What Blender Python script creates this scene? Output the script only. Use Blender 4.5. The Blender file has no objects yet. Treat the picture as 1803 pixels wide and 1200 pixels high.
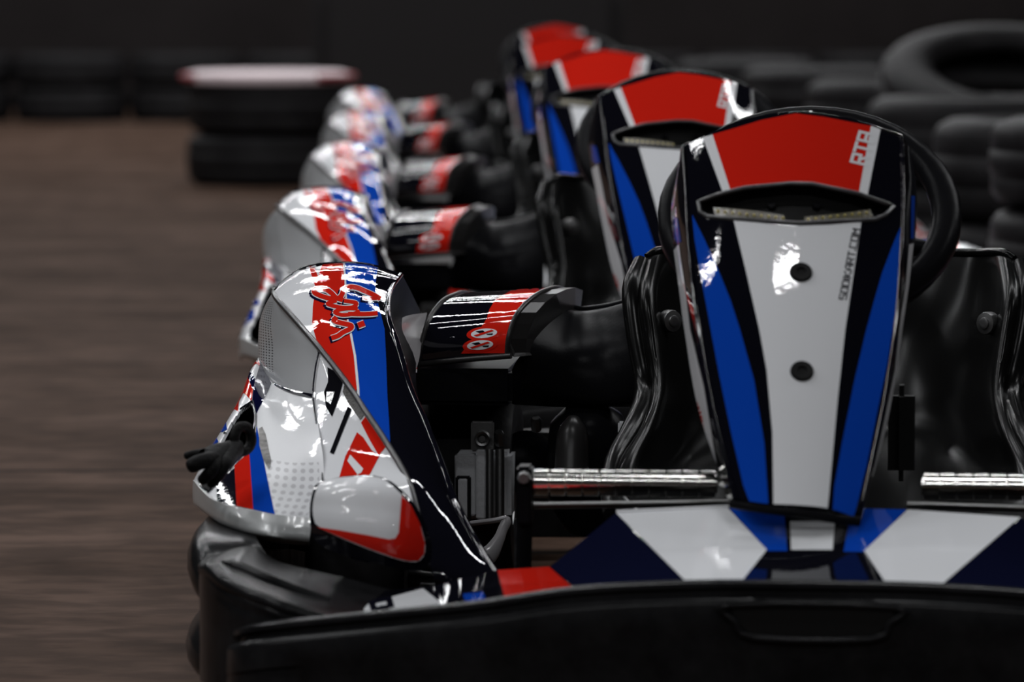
import bpy, bmesh, math, random
import numpy as np
from mathutils import Vector, geometry
random.seed(4)
C = bpy.context.scene.collection
SC = bpy.context.scene
# ------------------------------------------------------------ camera, world, lamps, exposure
F = 7600.0; PITCH = math.atan(640/F); HC = 0.84
cd = bpy.data.cameras.new('camera'); cam = bpy.data.objects.new('camera', cd); C.objects.link(cam)
cam.location = (0, 0, HC); cam.rotation_euler = (math.pi/2-PITCH, 0, 0)
cd.sensor_width = 36; cd.lens = F/1803*36; cd.clip_end = 200
cd.dof.use_dof = True; cd.dof.focus_distance = 5.62; cd.dof.aperture_fstop = 5.2; cd.dof.aperture_blades = 0
SC.camera = cam
SC.view_settings.view_transform = 'Standard'; SC.view_settings.look = 'None'
SC.view_settings.exposure = 0.4; SC.view_settings.gamma = 1; SC.view_settings.use_curve_mapping = False
w = bpy.data.worlds.new('hall_air'); SC.world = w; w.use_nodes = True
bg = w.node_tree.nodes['Background']; bg.inputs[0].default_value = (0.9, 0.85, 0.8, 1); bg.inputs[1].default_value = 0.004
CEIL = 4.4
def lamp(x, y, sx, sy, power, col=(1.0, .97, .93), z=CEIL-.12):
    l = bpy.data.lights.new('tube_or_fill_lamp', 'AREA'); l.shape = 'RECTANGLE'; l.size = sx; l.size_y = sy; l.energy = power; l.color = col
    o = bpy.data.objects.new('tube_or_fill_lamp', l); C.objects.link(o); o.location = (x, y, z); return o
LC = (.97, .98, 1.0)
lamp(.25, 3.62, .8, .10, 16, LC); lamp(-2.7, 4.45, .9, .10, 22, LC)
for y, x0, x1, e in ((-1.6, -3.5, 4.5, 1.5), (2.2, -6, -2.6, 1), (5.5, -5.2, -2.8, 1), (5.5, 4.6, 6, 1), (7.6, -4.5, 6, .8), (10.2, -6.9, -1.1, 1), (10.2, 4.5, 7, 1), (14.5, -5.2, 1.6, .95), (16.9, -.9, 1, .9), (16.9, -6, -4.5, .9), (19.5, -6, 2.0, .9), (21.6, -6.5, 4, .9), (23.6, -6, 4, .8), (25.9, -6.5, 4, .9), (8.8, 4.4, 7, 1)):  # first two rows are fill, added to brighten upright faces
    x = x0
    while x < x1:
        lamp(x, y, 1.45, .11, 21*e, LC); x += 1.9

# ------------------------------------------------------------ helpers: image ray -> point of the first kart
YAW1 = math.atan((1560-901.5)/F)
O1 = np.array([0.3164, 4.5, 0.0])
cP, sP = math.cos(PITCH), math.sin(PITCH)
cY, sY = math.cos(YAW1), math.sin(YAW1)
def L(px, py, d):                       # point at optical depth d -> kart coordinates (x right, y back, z up)
    x = (px-901.5)/F*d; u = -(py-600)/F*d
    w = np.array([x, d*cP+u*sP, HC-d*sP+u*cP])-O1
    return np.array([w[0]*cY-w[1]*sY, w[0]*sY+w[1]*cY, w[2]])
def PX(p):                              # kart coordinates -> image
    p = np.asarray(p, float)
    wx = p[..., 0]*cY+p[..., 1]*sY+O1[0]; wy = -p[..., 0]*sY+p[..., 1]*cY+O1[1]; wz = p[..., 2]-HC
    d = wy*cP-wz*sP; u = wy*sP+wz*cP
    return np.stack([901.5+F*wx/d, 600-F*u/d], -1)
w0 = np.array([-O1[0], -O1[1]])
CAML = np.array([w0[0]*cY-w0[1]*sY, w0[0]*sY+w0[1]*cY, HC])

# ------------------------------------------------------------ materials
def mat(name, col, rough=.5, metal=0, coat=0, bump=0, bscale=80, vary=0, vscale=6, spec=.5, col2=None):
    m = bpy.data.materials.new(name); m.use_nodes = True; nt = m.node_tree; b = nt.nodes['Principled BSDF']
    b.inputs['Base Color'].default_value = (*col, 1); b.inputs['Roughness'].default_value = rough
    b.inputs['Metallic'].default_value = metal; b.inputs['Coat Weight'].default_value = coat
    b.inputs['Coat Roughness'].default_value = .02; b.inputs['Specular IOR Level'].default_value = spec
    tc = nt.nodes.new('ShaderNodeTexCoord')
    if bump:
        n = nt.nodes.new('ShaderNodeTexNoise'); n.inputs['Scale'].default_value = bscale; n.inputs['Detail'].default_value = 3
        nt.links.new(tc.outputs['Object'], n.inputs['Vector'])
        bn = nt.nodes.new('ShaderNodeBump'); bn.inputs['Strength'].default_value = bump; bn.inputs['Distance'].default_value = .002
        nt.links.new(n.outputs['Fac'], bn.inputs['Height']); nt.links.new(bn.outputs[0], b.inputs['Normal'])
        nt.links.new(bn.outputs[0], b.inputs['Coat Normal'])
    if vary:
        n2 = nt.nodes.new('ShaderNodeTexNoise'); n2.inputs['Scale'].default_value = vscale; n2.inputs['Detail'].default_value = 7
        n2.inputs['Roughness'].default_value = .65
        nt.links.new(tc.outputs['Object'], n2.inputs['Vector'])
        r = nt.nodes.new('ShaderNodeValToRGB'); r.color_ramp.elements[0].position = .35; r.color_ramp.elements[1].position = .7
        c2 = col2 or tuple(min(1, c*(1+vary)) for c in col)
        r.color_ramp.elements[0].color = (*col, 1); r.color_ramp.elements[1].color = (*c2, 1)
        nt.links.new(n2.outputs['Fac'], r.inputs[0]); nt.links.new(r.outputs[0], b.inputs['Base Color'])
    return m
M = dict(
 white=mat('white_vinyl', (.74, .75, .77), .35, coat=.8, bump=.035, bscale=150, spec=0),
 red=mat('red_vinyl', (.60, .016, .008), .35, coat=.8, bump=.035, bscale=150, spec=0),
 blue=mat('blue_vinyl', (.004, .055, .42), .35, coat=.8, bump=.035, bscale=150, spec=0),
 black=mat('black_gloss_plastic', (.004, .004, .007), .3, coat=1, bump=.035, bscale=150, spec=0),
 ink=mat('black_ink', (.006, .006, .012), .3, coat=.8, bump=.03, spec=0),
 navy=mat('navy_ink', (.004, .005, .03), .3, coat=.8, bump=.03, spec=0),
 satin=mat('black_satin_plastic', (.006, .006, .007), .3, bump=.1, bscale=200, spec=.03),
 seat=mat('black_seat_shell', (.004, .004, .004), .22, bump=.03, bscale=30, spec=.1),
 bumper=mat('scuffed_black_plastic', (.006, .006, .0065), .22, bump=.3, bscale=22, vary=1, vscale=14, spec=.11, col2=(.016, .016, .017)),
 navymat=mat('navy_matt_print', (.004, .005, .018), .6, spec=0),
 vent=mat('vent_black', (.006, .006, .008), .6, spec=0),
 silver=mat('silver_grey_plastic', (.38, .39, .39), .32, metal=.15, coat=.5, bump=.08),
 rim=mat('grey_edge_trim', (.035, .035, .037), .3, coat=.25),
 chrome=mat('chrome', (.75, .74, .7), .16, metal=1),
 steel=mat('dull_steel', (.25, .25, .25), .4, metal=1, bump=.2),
 alu=mat('cast_aluminium', (.6, .61, .63), .5, metal=.3, bump=.4, bscale=120),
 dark=mat('recess_black', (.004, .004, .004), .6, spec=.2),
 rubber=mat('tyre_rubber', (.009, .0085, .009), .5, bump=.4, bscale=60, vary=1, vscale=9, spec=.08, col2=(.018, .017, .018)),
 led=mat('unlit_led_lens', (.12, .11, .07), .25, coat=1, bump=.5, bscale=300),
 leddot=mat('led_chip', (.5, .42, .1), .3, coat=1),
 brown=mat('dark_grille', (.03, .026, .02), .5, bump=.8, bscale=200),
 glove=mat('glove_fabric', (.005, .005, .005), .6, bump=.8, bscale=150, spec=.1),
 tank=mat('grey_satin_plastic', (.022, .021, .021), .3, spec=.25),
 grey=mat('light_grey_plastic_and_sheen', (.30, .29, .30), .3, coat=.4),
)
def dots(name, base, dot, nu, nv, size, u0=None, u1=None, vmin=0, vmax=1):
    m = mat(name, base, .32, coat=.5, bump=.08); nt = m.node_tree; b = nt.nodes['Principled BSDF']
    uv = nt.nodes.new('ShaderNodeUVMap'); sep = nt.nodes.new('ShaderNodeSeparateXYZ'); nt.links.new(uv.outputs[0], sep.inputs[0])
    def ma(op, a, b_=None):
        n = nt.nodes.new('ShaderNodeMath'); n.operation = op
        for i, s in enumerate((a, b_)):
            if s is None: continue
            if isinstance(s, (int, float)): n.inputs[i].default_value = s
            else: nt.links.new(s, n.inputs[i])
        return n.outputs[0]
    fu = ma('SUBTRACT', ma('FRACT', ma('MULTIPLY', sep.outputs[0], nu)), .5)
    fv = ma('SUBTRACT', ma('FRACT', ma('MULTIPLY', sep.outputs[1], nv)), .5)
    r = ma('SQRT', ma('ADD', ma('MULTIPLY', fu, fu), ma('MULTIPLY', fv, fv)))
    k = ma('LESS_THAN', r, size)
    if u0 is not None: k = ma('MULTIPLY', k, ma('MULTIPLY', ma('GREATER_THAN', sep.outputs[0], u0), ma('LESS_THAN', sep.outputs[0], u1)))
    k = ma('MULTIPLY', k, ma('MULTIPLY', ma('GREATER_THAN', sep.outputs[1], vmin), ma('LESS_THAN', sep.outputs[1], vmax)))
    mx = nt.nodes.new('ShaderNodeMixRGB'); mx.inputs[1].default_value = (*base, 1); mx.inputs[2].default_value = (*dot, 1)
    nt.links.new(k, mx.inputs[0]); nt.links.new(mx.outputs[0], b.inputs['Base Color']); return m
M['mesh_dots'] = dots('dotted_silver', (.46, .47, .48), (.08, .08, .08), 26, 40, .27, -1, .5, .15, .85)
M['halftone'] = dots('halftone_white', (.74, .75, .77), (.5, .5, .52), 19, 20, .3, .5, .97, .62, .99)

# ------------------------------------------------------------ mesh tools
def link(name, vs, fs, m, parent=None, smooth=True, uvs=None, mirror=False):
    vs = np.array(vs, float)
    if mirror:
        vs = vs*np.array([-1, 1, 1])
        if LOWPOD:                       # the pod on the far side is lower and leans inwards
            t = np.clip((vs[:, 2]-.19)/.25, 0, 1.1); vs[:, 0] *= 1-.27*t; vs[:, 2] -= .09*t
        fs = [tuple(reversed(f)) for f in fs]
    me = bpy.data.meshes.new(name); me.from_pydata([tuple(v) for v in vs], [], [tuple(int(i) for i in f) for f in fs])
    if uvs is not None:
        ul = me.uv_layers.new(name='UVMap'); li = np.zeros(len(me.loops), int); me.loops.foreach_get('vertex_index', li)
        ul.data.foreach_set('uv', np.asarray(uvs, float)[li].ravel())
    me.materials.append(m)
    if smooth: me.polygons.foreach_set('use_smooth', [True]*len(me.polygons))
    me.update()
    o = bpy.data.objects.new(name, me); C.objects.link(o)
    if parent is not None: o.parent = parent
    return o
def sharpen(o, deg=35):
    me = o.data; bm = bmesh.new(); bm.from_mesh(me)
    bmesh.ops.recalc_face_normals(bm, faces=bm.faces)
    for e in bm.edges:
        if len(e.link_faces) == 2 and e.calc_face_angle(0) > math.radians(deg): e.smooth = False
    bm.to_mesh(me); bm.free(); return o
def crw(t):
    t2, t3 = t*t, t*t*t
    return np.stack([-.5*t+t2-.5*t3, 1-2.5*t2+1.5*t3, .5*t+2*t2-1.5*t3, -.5*t2+.5*t3], -1)
LOWPOD = False
class Surf:
    def __init__(s, rows, linear=False, px=True, fair=None):
        if fair:                        # even out the depths of the columns from row fair on
            rows = [list(r_) for r_ in rows]; t = np.arange(fair, len(rows))
            for j in range(len(rows[0])):
                c = np.polyfit(t, [rows[i][j][2] for i in t], 3)
                for i in t: rows[i][j] = (rows[i][j][0], rows[i][j][1], float(np.polyval(c, i)))
        g = np.array([[L(*p) if px else p for p in r] for r in rows], float)
        s.g = g; s.m, s.n = g.shape[:2]; s.linear = linear
        e = np.concatenate([2*g[:1]-g[1:2], g, 2*g[-1:]-g[-2:-1]], 0)
        s.e = np.concatenate([2*e[:, :1]-e[:, 1:2], e, 2*e[:, -1:]-e[:, -2:-1]], 1)
        a = s.norm(np.array([.5]), np.array([.5]), raw=True)[0]; p = s.ev(np.array([.5]), np.array([.5]))[0]
        s.sg = 1 if np.dot(a, CAML-p) > 0 else -1
        U, V = np.meshgrid(np.linspace(0, 1, 90), np.linspace(0, 1, 90), indexing='ij'); s.U, s.V = U.ravel(), V.ravel()
        s.P = PX(s.ev(s.U, s.V))
    def ev(s, u, v):                    # u across columns, v down rows
        u = np.clip(u, 0, 1); v = np.clip(v, 0, 1)
        a = v*(s.m-1); i = np.minimum(a.astype(int), s.m-2); a = a-i
        b = u*(s.n-1); j = np.minimum(b.astype(int), s.n-2); b = b-j
        if s.linear:
            wa = np.stack([0*a, 1-a, a, 0*a], -1); wb = np.stack([0*b, 1-b, b, 0*b], -1)
        else: wa, wb = crw(a), crw(b)
        r = 0
        for k in range(4):
            for l in range(4): r = r+(wa[:, k]*wb[:, l])[:, None]*s.e[i+k, j+l]
        return r
    def norm(s, u, v, raw=False):
        h = 1e-3
        du = s.ev(u+h, v)-s.ev(u-h, v); dv = s.ev(u, v+h)-s.ev(u, v-h)
        n = np.cross(du, dv); n /= np.maximum(np.linalg.norm(n, axis=1), 1e-12)[:, None]
        return n if raw else n*s.sg
    def inv(s, pts):                    # image points -> (u,v)
        pts = np.asarray(pts, float)
        d = ((pts[:, None]-s.P[None])**2).sum(-1); k = d.argmin(1); u, v = s.U[k].copy(), s.V[k].copy()
        for _ in range(5):
            h = 1e-3; p = PX(s.ev(u, v)); ua, ub = np.clip(u+h, 0, 1), np.clip(u-h, 0, 1); va, vb = np.clip(v+h, 0, 1), np.clip(v-h, 0, 1)
            Ju = (PX(s.ev(ua, v))-PX(s.ev(ub, v)))/(ua-ub)[:, None]; Jv = (PX(s.ev(u, va))-PX(s.ev(u, vb)))/(va-vb)[:, None]
            r = pts-p; det = Ju[:, 0]*Jv[:, 1]-Ju[:, 1]*Jv[:, 0]; det = np.where(abs(det) < 1e-6, 1e9, det)
            su = (r[:, 0]*Jv[:, 1]-r[:, 1]*Jv[:, 0])/det; sv = (Ju[:, 0]*r[:, 1]-Ju[:, 1]*r[:, 0])/det
            u = np.clip(u+np.clip(su, -.05, .05), 0, 1); v = np.clip(v+np.clip(sv, -.05, .05), 0, 1)
        return u, v
    def mesh(s, name, m, parent=None, nu=40, nv=40, thick=.003, holes=(), mirror=False):
        U, V = np.meshgrid(np.linspace(0, 1, nu+1), np.linspace(0, 1, nv+1)); u, v = U.ravel(), V.ravel()
        P = s.ev(u, v); N = s.norm(u, v); Q = P-N*thick; k = len(P)
        fs = []; idx = lambda i, j: j*(nu+1)+i
        PP = PX(P)
        edges = {}
        for j in range(nv):
            for i in range(nu):
                f = (idx(i, j), idx(i+1, j), idx(i+1, j+1), idx(i, j+1))
                if holes:
                    c = PP[list(f)].mean(0)
                    if any(inside(c, h) for h in holes): continue
                if s.sg < 0: f = f[::-1]
                fs.append(f)
                for a, b in zip(f, f[1:]+f[:1]):
                    if (b, a) in edges: del edges[(b, a)]
                    else: edges[(a, b)] = 1
        top = list(fs)
        for f in top: fs.append(tuple(i+k for i in reversed(f)))
        for (a, b) in edges: fs.append((b, a, a+k, b+k))
        o = link(name, np.concatenate([P, Q]), fs, m, parent, uvs=np.concatenate([np.stack([u, v], 1)]*2), mirror=mirror, smooth=not s.linear)
        return sharpen(o, 50)
def inside(p, poly):
    x, y = p; r = False; n = len(poly)
    for i in range(n):
        (x1, y1), (x2, y2) = poly[i], poly[(i+1) % n]
        if (y1 > y) != (y2 > y) and x < (x2-x1)*(y-y1)/(y2-y1)+x1: r = not r
    return r
def densify(poly, step=8):
    o = []
    for a, b in zip(poly, poly[1:]+poly[:1]):
        n = max(1, int(math.hypot(b[0]-a[0], b[1]-a[1])/step))
        for i in range(n): o.append((a[0]+(b[0]-a[0])*i/n, a[1]+(b[1]-a[1])*i/n))
    return o
def smooth_poly(poly, it=1):
    for _ in range(it):
        q = []
        for a, b in zip(poly, poly[1:]+poly[:1]):
            q += [(a[0]*.75+b[0]*.25, a[1]*.75+b[1]*.25), (a[0]*.25+b[0]*.75, a[1]*.25+b[1]*.75)]
        poly = q
    return poly
def plate(name, s, polys, m, parent=None, off=.0006, thick=0, mirror=False, n=36, sm=0, step=8, label=None):
    """a sheet cut to an outline, laid on surface s"""
    if not isinstance(polys[0][0], (tuple, list)): polys = [polys]
    bm = bmesh.new()
    for poly in polys:
        poly = [tuple(map(float, p)) for p in poly]
        if sm: poly = smooth_poly(poly, sm)
        poly = densify(poly, step)
        u, v = s.inv(poly)
        pts = [Vector((a, b, 0)) for a, b in zip(u, v)]
        q = []
        for p in pts:
            if not q or (p-q[-1]).length > 1e-5: q.append(p)
        if len(q) > 1 and (q[0]-q[-1]).length < 1e-5: q.pop()
        vs = [bm.verts.new(p) for p in q]
        for t in geometry.tessellate_polygon([q]):
            try: bm.faces.new([vs[i] for i in t])
            except ValueError: pass
    for ax in (0, 1):
        cs = [v.co[ax] for v in bm.verts]; lo, hi = min(cs), max(cs)
        for k in range(1, n):
            c = k/n
            if lo < c < hi:
                no = [0, 0, 0]; no[ax] = 1; co = [0, 0, 0]; co[ax] = c
                bmesh.ops.bisect_plane(bm, geom=bm.verts[:]+bm.edges[:]+bm.faces[:], plane_co=co, plane_no=no, dist=1e-7)
    bmesh.ops.remove_doubles(bm, verts=bm.verts, dist=1e-7)
    bm.verts.ensure_lookup_table(); bm.verts.index_update()
    u = np.array([v.co.x for v in bm.verts]); v = np.array([v.co.y for v in bm.verts])
    N = s.norm(u, v); P = s.ev(u, v)+N*off
    fs = []
    for f in bm.faces:
        ids = [x.index for x in f.verts]; a = P[ids]
        nn = np.cross(a[1]-a[0], a[2]-a[0])
        if np.dot(nn, N[ids[0]]) < 0: ids = ids[::-1]
        fs.append(tuple(ids))
    VV = P; UV = np.stack([u, v], 1)
    if thick:
        k = len(P); VV = np.concatenate([P, P-N*thick]); UV = np.concatenate([UV, UV]); ed = {}
        for f in fs:
            for a, b in zip(f, f[1:]+f[:1]):
                if (b, a) in ed: del ed[(b, a)]
                else: ed[(a, b)] = 1
        fs = fs+[tuple(i+k for i in reversed(f)) for f in fs]+[(b, a, a+k, b+k) for a, b in ed]
    bm.free()
    o = link(name, VV, fs, m, parent, uvs=UV, mirror=mirror, smooth=not s.linear)
    if thick: sharpen(o, 50)
    if label: o['label'] = label
    return o
def cspline(pts, n=6, closed=False):
    pts = [np.asarray(p, float) for p in pts]
    if closed: e = [pts[-1]]+pts+pts[:2]
    else: e = [2*pts[0]-pts[1]]+pts+[2*pts[-1]-pts[-2]]
    out = []
    for i in range(len(e)-3):
        for k in range(n):
            w_ = crw(np.array([k/n]))[0]; out.append(sum(w_[j]*e[i+j] for j in range(4)))
    if not closed: out.append(pts[-1])
    return out
def tube(name, pts, r, m, parent=None, seg=10, sm=4, closed=False, mirror=False, flat=1.0):
    """round bar along points; r is a number or a list"""
    pts = [np.asarray(p, float) for p in pts]
    rr = list(r) if isinstance(r, (list, tuple)) else [r]*len(pts)
    if sm > 1:
        q = cspline([np.append(p, x) for p, x in zip(pts, rr)], sm, closed); pts = [a[:3] for a in q]; rr = [max(a[3], 1e-4) for a in q]
    n = len(pts); vs = []; fs = []; up = None
    for i in range(n):
        a = pts[(i-1) % n] if (closed or i > 0) else pts[i]; b = pts[(i+1) % n] if (closed or i < n-1) else pts[i]
        t = b-a; t /= max(np.linalg.norm(t), 1e-9)
        if up is None:
            up = np.array([0, 0, 1.]) if abs(t[2]) < .9 else np.array([1., 0, 0])
        up = up-t*np.dot(up, t); up /= max(np.linalg.norm(up), 1e-9); sd = np.cross(t, up)
        for k in range(seg):
            A = 2*math.pi*k/seg; vs.append(pts[i]+rr[i]*(up*math.cos(A)*flat+sd*math.sin(A)))
    for i in range(n if closed else n-1):
        for k in range(seg):
            a, b = i*seg+k, i*seg+(k+1) % seg; c, d = ((i+1) % n)*seg+(k+1) % seg, ((i+1) % n)*seg+k
            fs.append((a, b, c, d))
    if not closed:
        fs.append(tuple(reversed(range(seg)))); fs.append(tuple(range((n-1)*seg, n*seg)))
    return sharpen(link(name, vs, fs, m, parent, mirror=mirror), 60)
def lathe(name, prof, c, ax, m, parent=None, seg=24, mirror=False):
    """profile of (radius, along) turned about axis ax through c"""
    ax = np.asarray(ax, float); ax /= np.linalg.norm(ax)
    a = np.cross(ax, [0, 0, 1.] if abs(ax[2]) < .9 else [1., 0, 0]); a /= np.linalg.norm(a); b = np.cross(ax, a)
    vs = []; fs = []; k = len(prof)
    for i in range(seg):
        t = 2*math.pi*i/seg; d = a*math.cos(t)+b*math.sin(t)
        for r, h in prof: vs.append(np.asarray(c)+d*r+ax*h)
    for i in range(seg):
        for j in range(k-1): fs.append((i*k+j, i*k+j+1, ((i+1) % seg)*k+j+1, ((i+1) % seg)*k+j))
    if prof[0][0] > 1e-4: fs.append(tuple(i*k for i in range(seg)))
    if prof[-1][0] > 1e-4: fs.append(tuple(i*k+k-1 for i in reversed(range(seg))))
    o = link(name, vs, fs, m, parent, mirror=mirror)
    me = o.data; bm = bmesh.new(); bm.from_mesh(me); bmesh.ops.remove_doubles(bm, verts=bm.verts, dist=1e-6); bm.to_mesh(me); bm.free()
    return sharpen(o, 40)
def box(name, lo, hi, m, parent=None, bev=.003, mirror=False, taper=None):
    bm = bmesh.new(); bmesh.ops.create_cube(bm, size=1)
    lo, hi = np.minimum(lo, hi), np.maximum(lo, hi)
    for v in bm.verts:
        v.co = Vector((lo+hi)/2+np.array(v.co)*(hi-lo))
        if taper and v.co.z > (lo[2]+hi[2])/2: v.co.x = (lo[0]+hi[0])/2+(v.co.x-(lo[0]+hi[0])/2)*taper
    if bev: bmesh.ops.bevel(bm, geom=bm.edges[:], offset=bev, segments=2, affect='EDGES')
    me = bpy.data.meshes.new(name)
    if mirror:
        for v in bm.verts: v.co.x *= -1
        bmesh.ops.reverse_faces(bm, faces=bm.faces)
    bm.to_mesh(me); bm.free(); me.materials.append(m)
    o = bpy.data.objects.new(name, me); C.objects.link(o); o.parent = parent; return o
def boxpx(name, x0, y0, x1, y1, d, dep, m, parent=None, bev=.003, mirror=False):
    a, b = L(x0, y0, d), L(x1, y1, d); b = b.copy(); a = a.copy(); yy = min(a[1], b[1]); a[1] = yy; b[1] = yy+dep
    return box(name, a, b, m, parent, bev, mirror)
def strokes(lines, wd, o, ax, ay):
    """stroke letters: polylines in letter units -> quads in image plane"""
    out = []
    o, ax, ay = map(np.array, (o, ax, ay))
    for ln in lines:
        for a, b in zip(ln, ln[1:]):
            a = np.array(a, float); b = np.array(b, float); t = b-a; l = np.linalg.norm(t); t /= l; nn = np.array([-t[1], t[0]])*wd/2; t = t*wd/2
            q = [a-nn-t, b-nn+t, b+nn+t, a+nn-t]
            out.append([tuple(o+ax*p[0]+ay*p[1]) for p in q])
    return out
FONT = {'R': [[(0, 0), (0, 6)], [(0, 6), (4, 6), (4, 3), (.8, 3)], [(1.8, 3), (4, 0)]],
 'T': [[(0, 6), (4, 6)], [(2, 6), (2, 0)]], '8': [[(0, 0), (4, 0), (4, 6), (0, 6), (0, 0)], [(0, 3), (4, 3)]],
 'S': [[(4, 6), (0, 6), (0, 3), (4, 3), (4, 0), (0, 0)]], 'O': [[(0, 0), (4, 0), (4, 6), (0, 6), (0, 0)]],
 'D': [[(0, 0), (3, 0), (4, 1), (4, 5), (3, 6), (0, 6), (0, 0)]], 'I': [[(0, 0), (0, 6)]],
 'K': [[(0, 0), (0, 6)], [(4, 6), (0, 3), (4, 0)]], 'A': [[(0, 0), (0, 4), (2, 6), (4, 6), (4, 0)], [(0, 2.5), (4, 2.5)]],
 '.': [[(0, 0), (0, .7)]], 'C': [[(4, 6), (0, 6), (0, 0), (4, 0)]], 'M': [[(0, 0), (0, 6), (2, 3), (4, 6), (4, 0)]]}
ADV = {'I': 1.8, '.': 1.8}
def word(name, s, txt, o, ax, ay, m, parent, wd=1.1, off=.0012, mirror=False):
    polys = []; x = 0
    o, ax, ay = np.array(o, float), np.array(ax, float), np.array(ay, float)
    for ch in txt:
        polys += strokes(FONT[ch], wd, o+ax*x, ax, ay); x += ADV.get(ch, 5.6)
    return plate(name, s, polys, m, parent, off=off, n=2, step=100, mirror=mirror)
def ribbon(pts, wd, sm=6, closed=False, shift=(0, 0)):
    q = cspline([np.array(p, float) for p in pts], sm, closed); n = len(q); out = []
    wd = wd if callable(wd) else (lambda t, w_=wd: w_)
    for i in range(n if closed else n-1):
        a, b = q[i], q[(i+1) % n]
        t = b-a; l = np.linalg.norm(t)
        if l < 1e-6: continue
        t /= l; nn = np.array([-t[1], t[0]]); wa, wb = wd(i/(n-1))/2, wd((i+1)/(n-1))/2; e = t*min(wa, 1.0)
        out.append([tuple(a-nn*wa-e+shift), tuple(b-nn*wb+e+shift), tuple(b+nn*wb+e+shift), tuple(a+nn*wa-e+shift)])
    return out
def rowmir(r):                          # complete a half row (left -> centre) in kart coordinates by symmetry
    q = [L(*p) for p in r]; q[-1][0] = 0 if abs(q[-1][0]) < .06 else q[-1][0]
    return q+[p*np.array([-1, 1, 1]) for p in q[-2::-1]]

# ------------------------------------------------------------ setting
def plane(name, x0, x1, y0, y1, z, m):
    o = link(name, [(x0, y0, z), (x1, y0, z), (x1, y1, z), (x0, y1, z)], [(0, 1, 2, 3)], m, smooth=False); o['kind'] = 'structure'; return o
fm = mat('worn_concrete_floor', (.11, .078, .068), .6, bump=.25, bscale=30, spec=.008)
nt = fm.node_tree; b = nt.nodes['Principled BSDF']
tc = nt.nodes.new('ShaderNodeTexCoord'); mp = nt.nodes.new('ShaderNodeMapping'); mp.inputs['Scale'].default_value = (.9, 1.5, 1); mp.inputs['Rotation'].default_value = (0, 0, .06)
nt.links.new(tc.outputs['Object'], mp.inputs['Vector'])
n1 = nt.nodes.new('ShaderNodeTexNoise'); n1.inputs['Scale'].default_value = 1.6; n1.inputs['Detail'].default_value = 9; n1.inputs['Roughness'].default_value = .62
nt.links.new(mp.outputs[0], n1.inputs['Vector'])
r1 = nt.nodes.new('ShaderNodeValToRGB'); r1.color_ramp.elements[0].position = .3; r1.color_ramp.elements[1].position = .72
r1.color_ramp.elements[0].color = (.036, .021, .014, 1); r1.color_ramp.elements[1].color = (.115, .075, .058, 1)
nt.links.new(n1.outputs['Fac'], r1.inputs[0])
n2 = nt.nodes.new('ShaderNodeTexNoise'); n2.inputs['Scale'].default_value = 9; n2.inputs['Detail'].default_value = 8; nt.links.new(mp.outputs[0], n2.inputs['Vector'])
r2 = nt.nodes.new('ShaderNodeValToRGB'); r2.color_ramp.elements[0].position = .42; r2.color_ramp.elements[1].position = .6
r2.color_ramp.elements[0].color = (.72, .72, .72, 1); r2.color_ramp.elements[1].color = (1.1, 1.1, 1.1, 1)
nt.links.new(n2.outputs['Fac'], r2.inputs[0])
mx = nt.nodes.new('ShaderNodeMixRGB'); mx.blend_type = 'MULTIPLY'; mx.inputs[0].default_value = 1
nt.links.new(r1.outputs[0], mx.inputs[1]); nt.links.new(r2.outputs[0], mx.inputs[2]); nt.links.new(mx.outputs[0], b.inputs['Base Color'])
floor = plane('floor', -14, 12, -3, 34, 0, fm)
jm = mat('joint_dirt', (.012, .009, .008), .8, spec=.05)
for x0, x1, y0, y1, wd in ((-.88, .0, 7.33, 7.38, .012), (-.62, .1, 8.55, 8.60, .014), (-.75, -.2, 10.1, 10.06, .01)):
    link('floor_joint', [(x0, y0-wd, .0004), (x1, y1-wd, .0004), (x1, y1, .0008), (x0, y0, .0008)], [(0, 1, 2, 3)], jm, floor, smooth=False)
wm = mat('black_painted_wall', (.014, .012, .012), .8, bump=.3, bscale=8, vary=.6, vscale=.8, spec=.05)
def slab(name, lo, hi, m):
    o = box(name, np.array(lo), np.array(hi), m, None, 0); o['kind'] = 'structure'; return o
slab('wall_back', (-14, 27.5, 0), (12, 27.7, CEIL), wm)
slab('wall_right', (11.8, -3, 0), (12, 27.5, CEIL), wm)
slab('ceiling', (-14, -3, CEIL), (12, 27.7, CEIL+.1), mat('dark_ceiling', (.008, .008, .008), .9, bump=.2, spec=.1))

# ------------------------------------------------------------ the kart
def props(o, label, cat, group=None):
    o['label'] = label; o['category'] = cat
    if group: o['group'] = group
def part(name, parent):                 # small helper for a part that is a container mesh
    return None
kart = bpy.data.objects.new('racing_kart', None); C.objects.link(kart)
K = kart

# --- front fairing with number light
FT = []
for xl, yl, xr, yr, yc in ((1203, 258, 1587, 242, 198), (1208, 333, 1590, 322, 283), (1213, 425, 1588, 418, 385), (1228, 566, 1578, 569, 545), (1254, 716, 1553, 728, 705), (1294, 878, 1513, 913, 889)):
    row = []; t = (895-yc)/700; d0 = 4.72+.215*t+.065*t*t
    for k in (-1, -.5, 0, .5, 1):
        row.append((xl+(xr-xl)*(k+1)/2, yc+((yl if k < 0 else yr)-yc)*k*k, d0+.022*k*k))
    FT.append(row)
sf = Surf(FT)
DIA = [(1230,355),(1262,343),(1310,331),(1390,323),(1430,324),(1512,341),(1573,363),(1560,378),(1540,387),(1407,393),(1300,386),(1245,381),(1233,373)]
fair = sf.mesh('front_fairing', M['black'], K, 110, 190, .004, holes=[DIA])
fair['label'] = 'tall front fairing with red, white and blue stripes'
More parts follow.
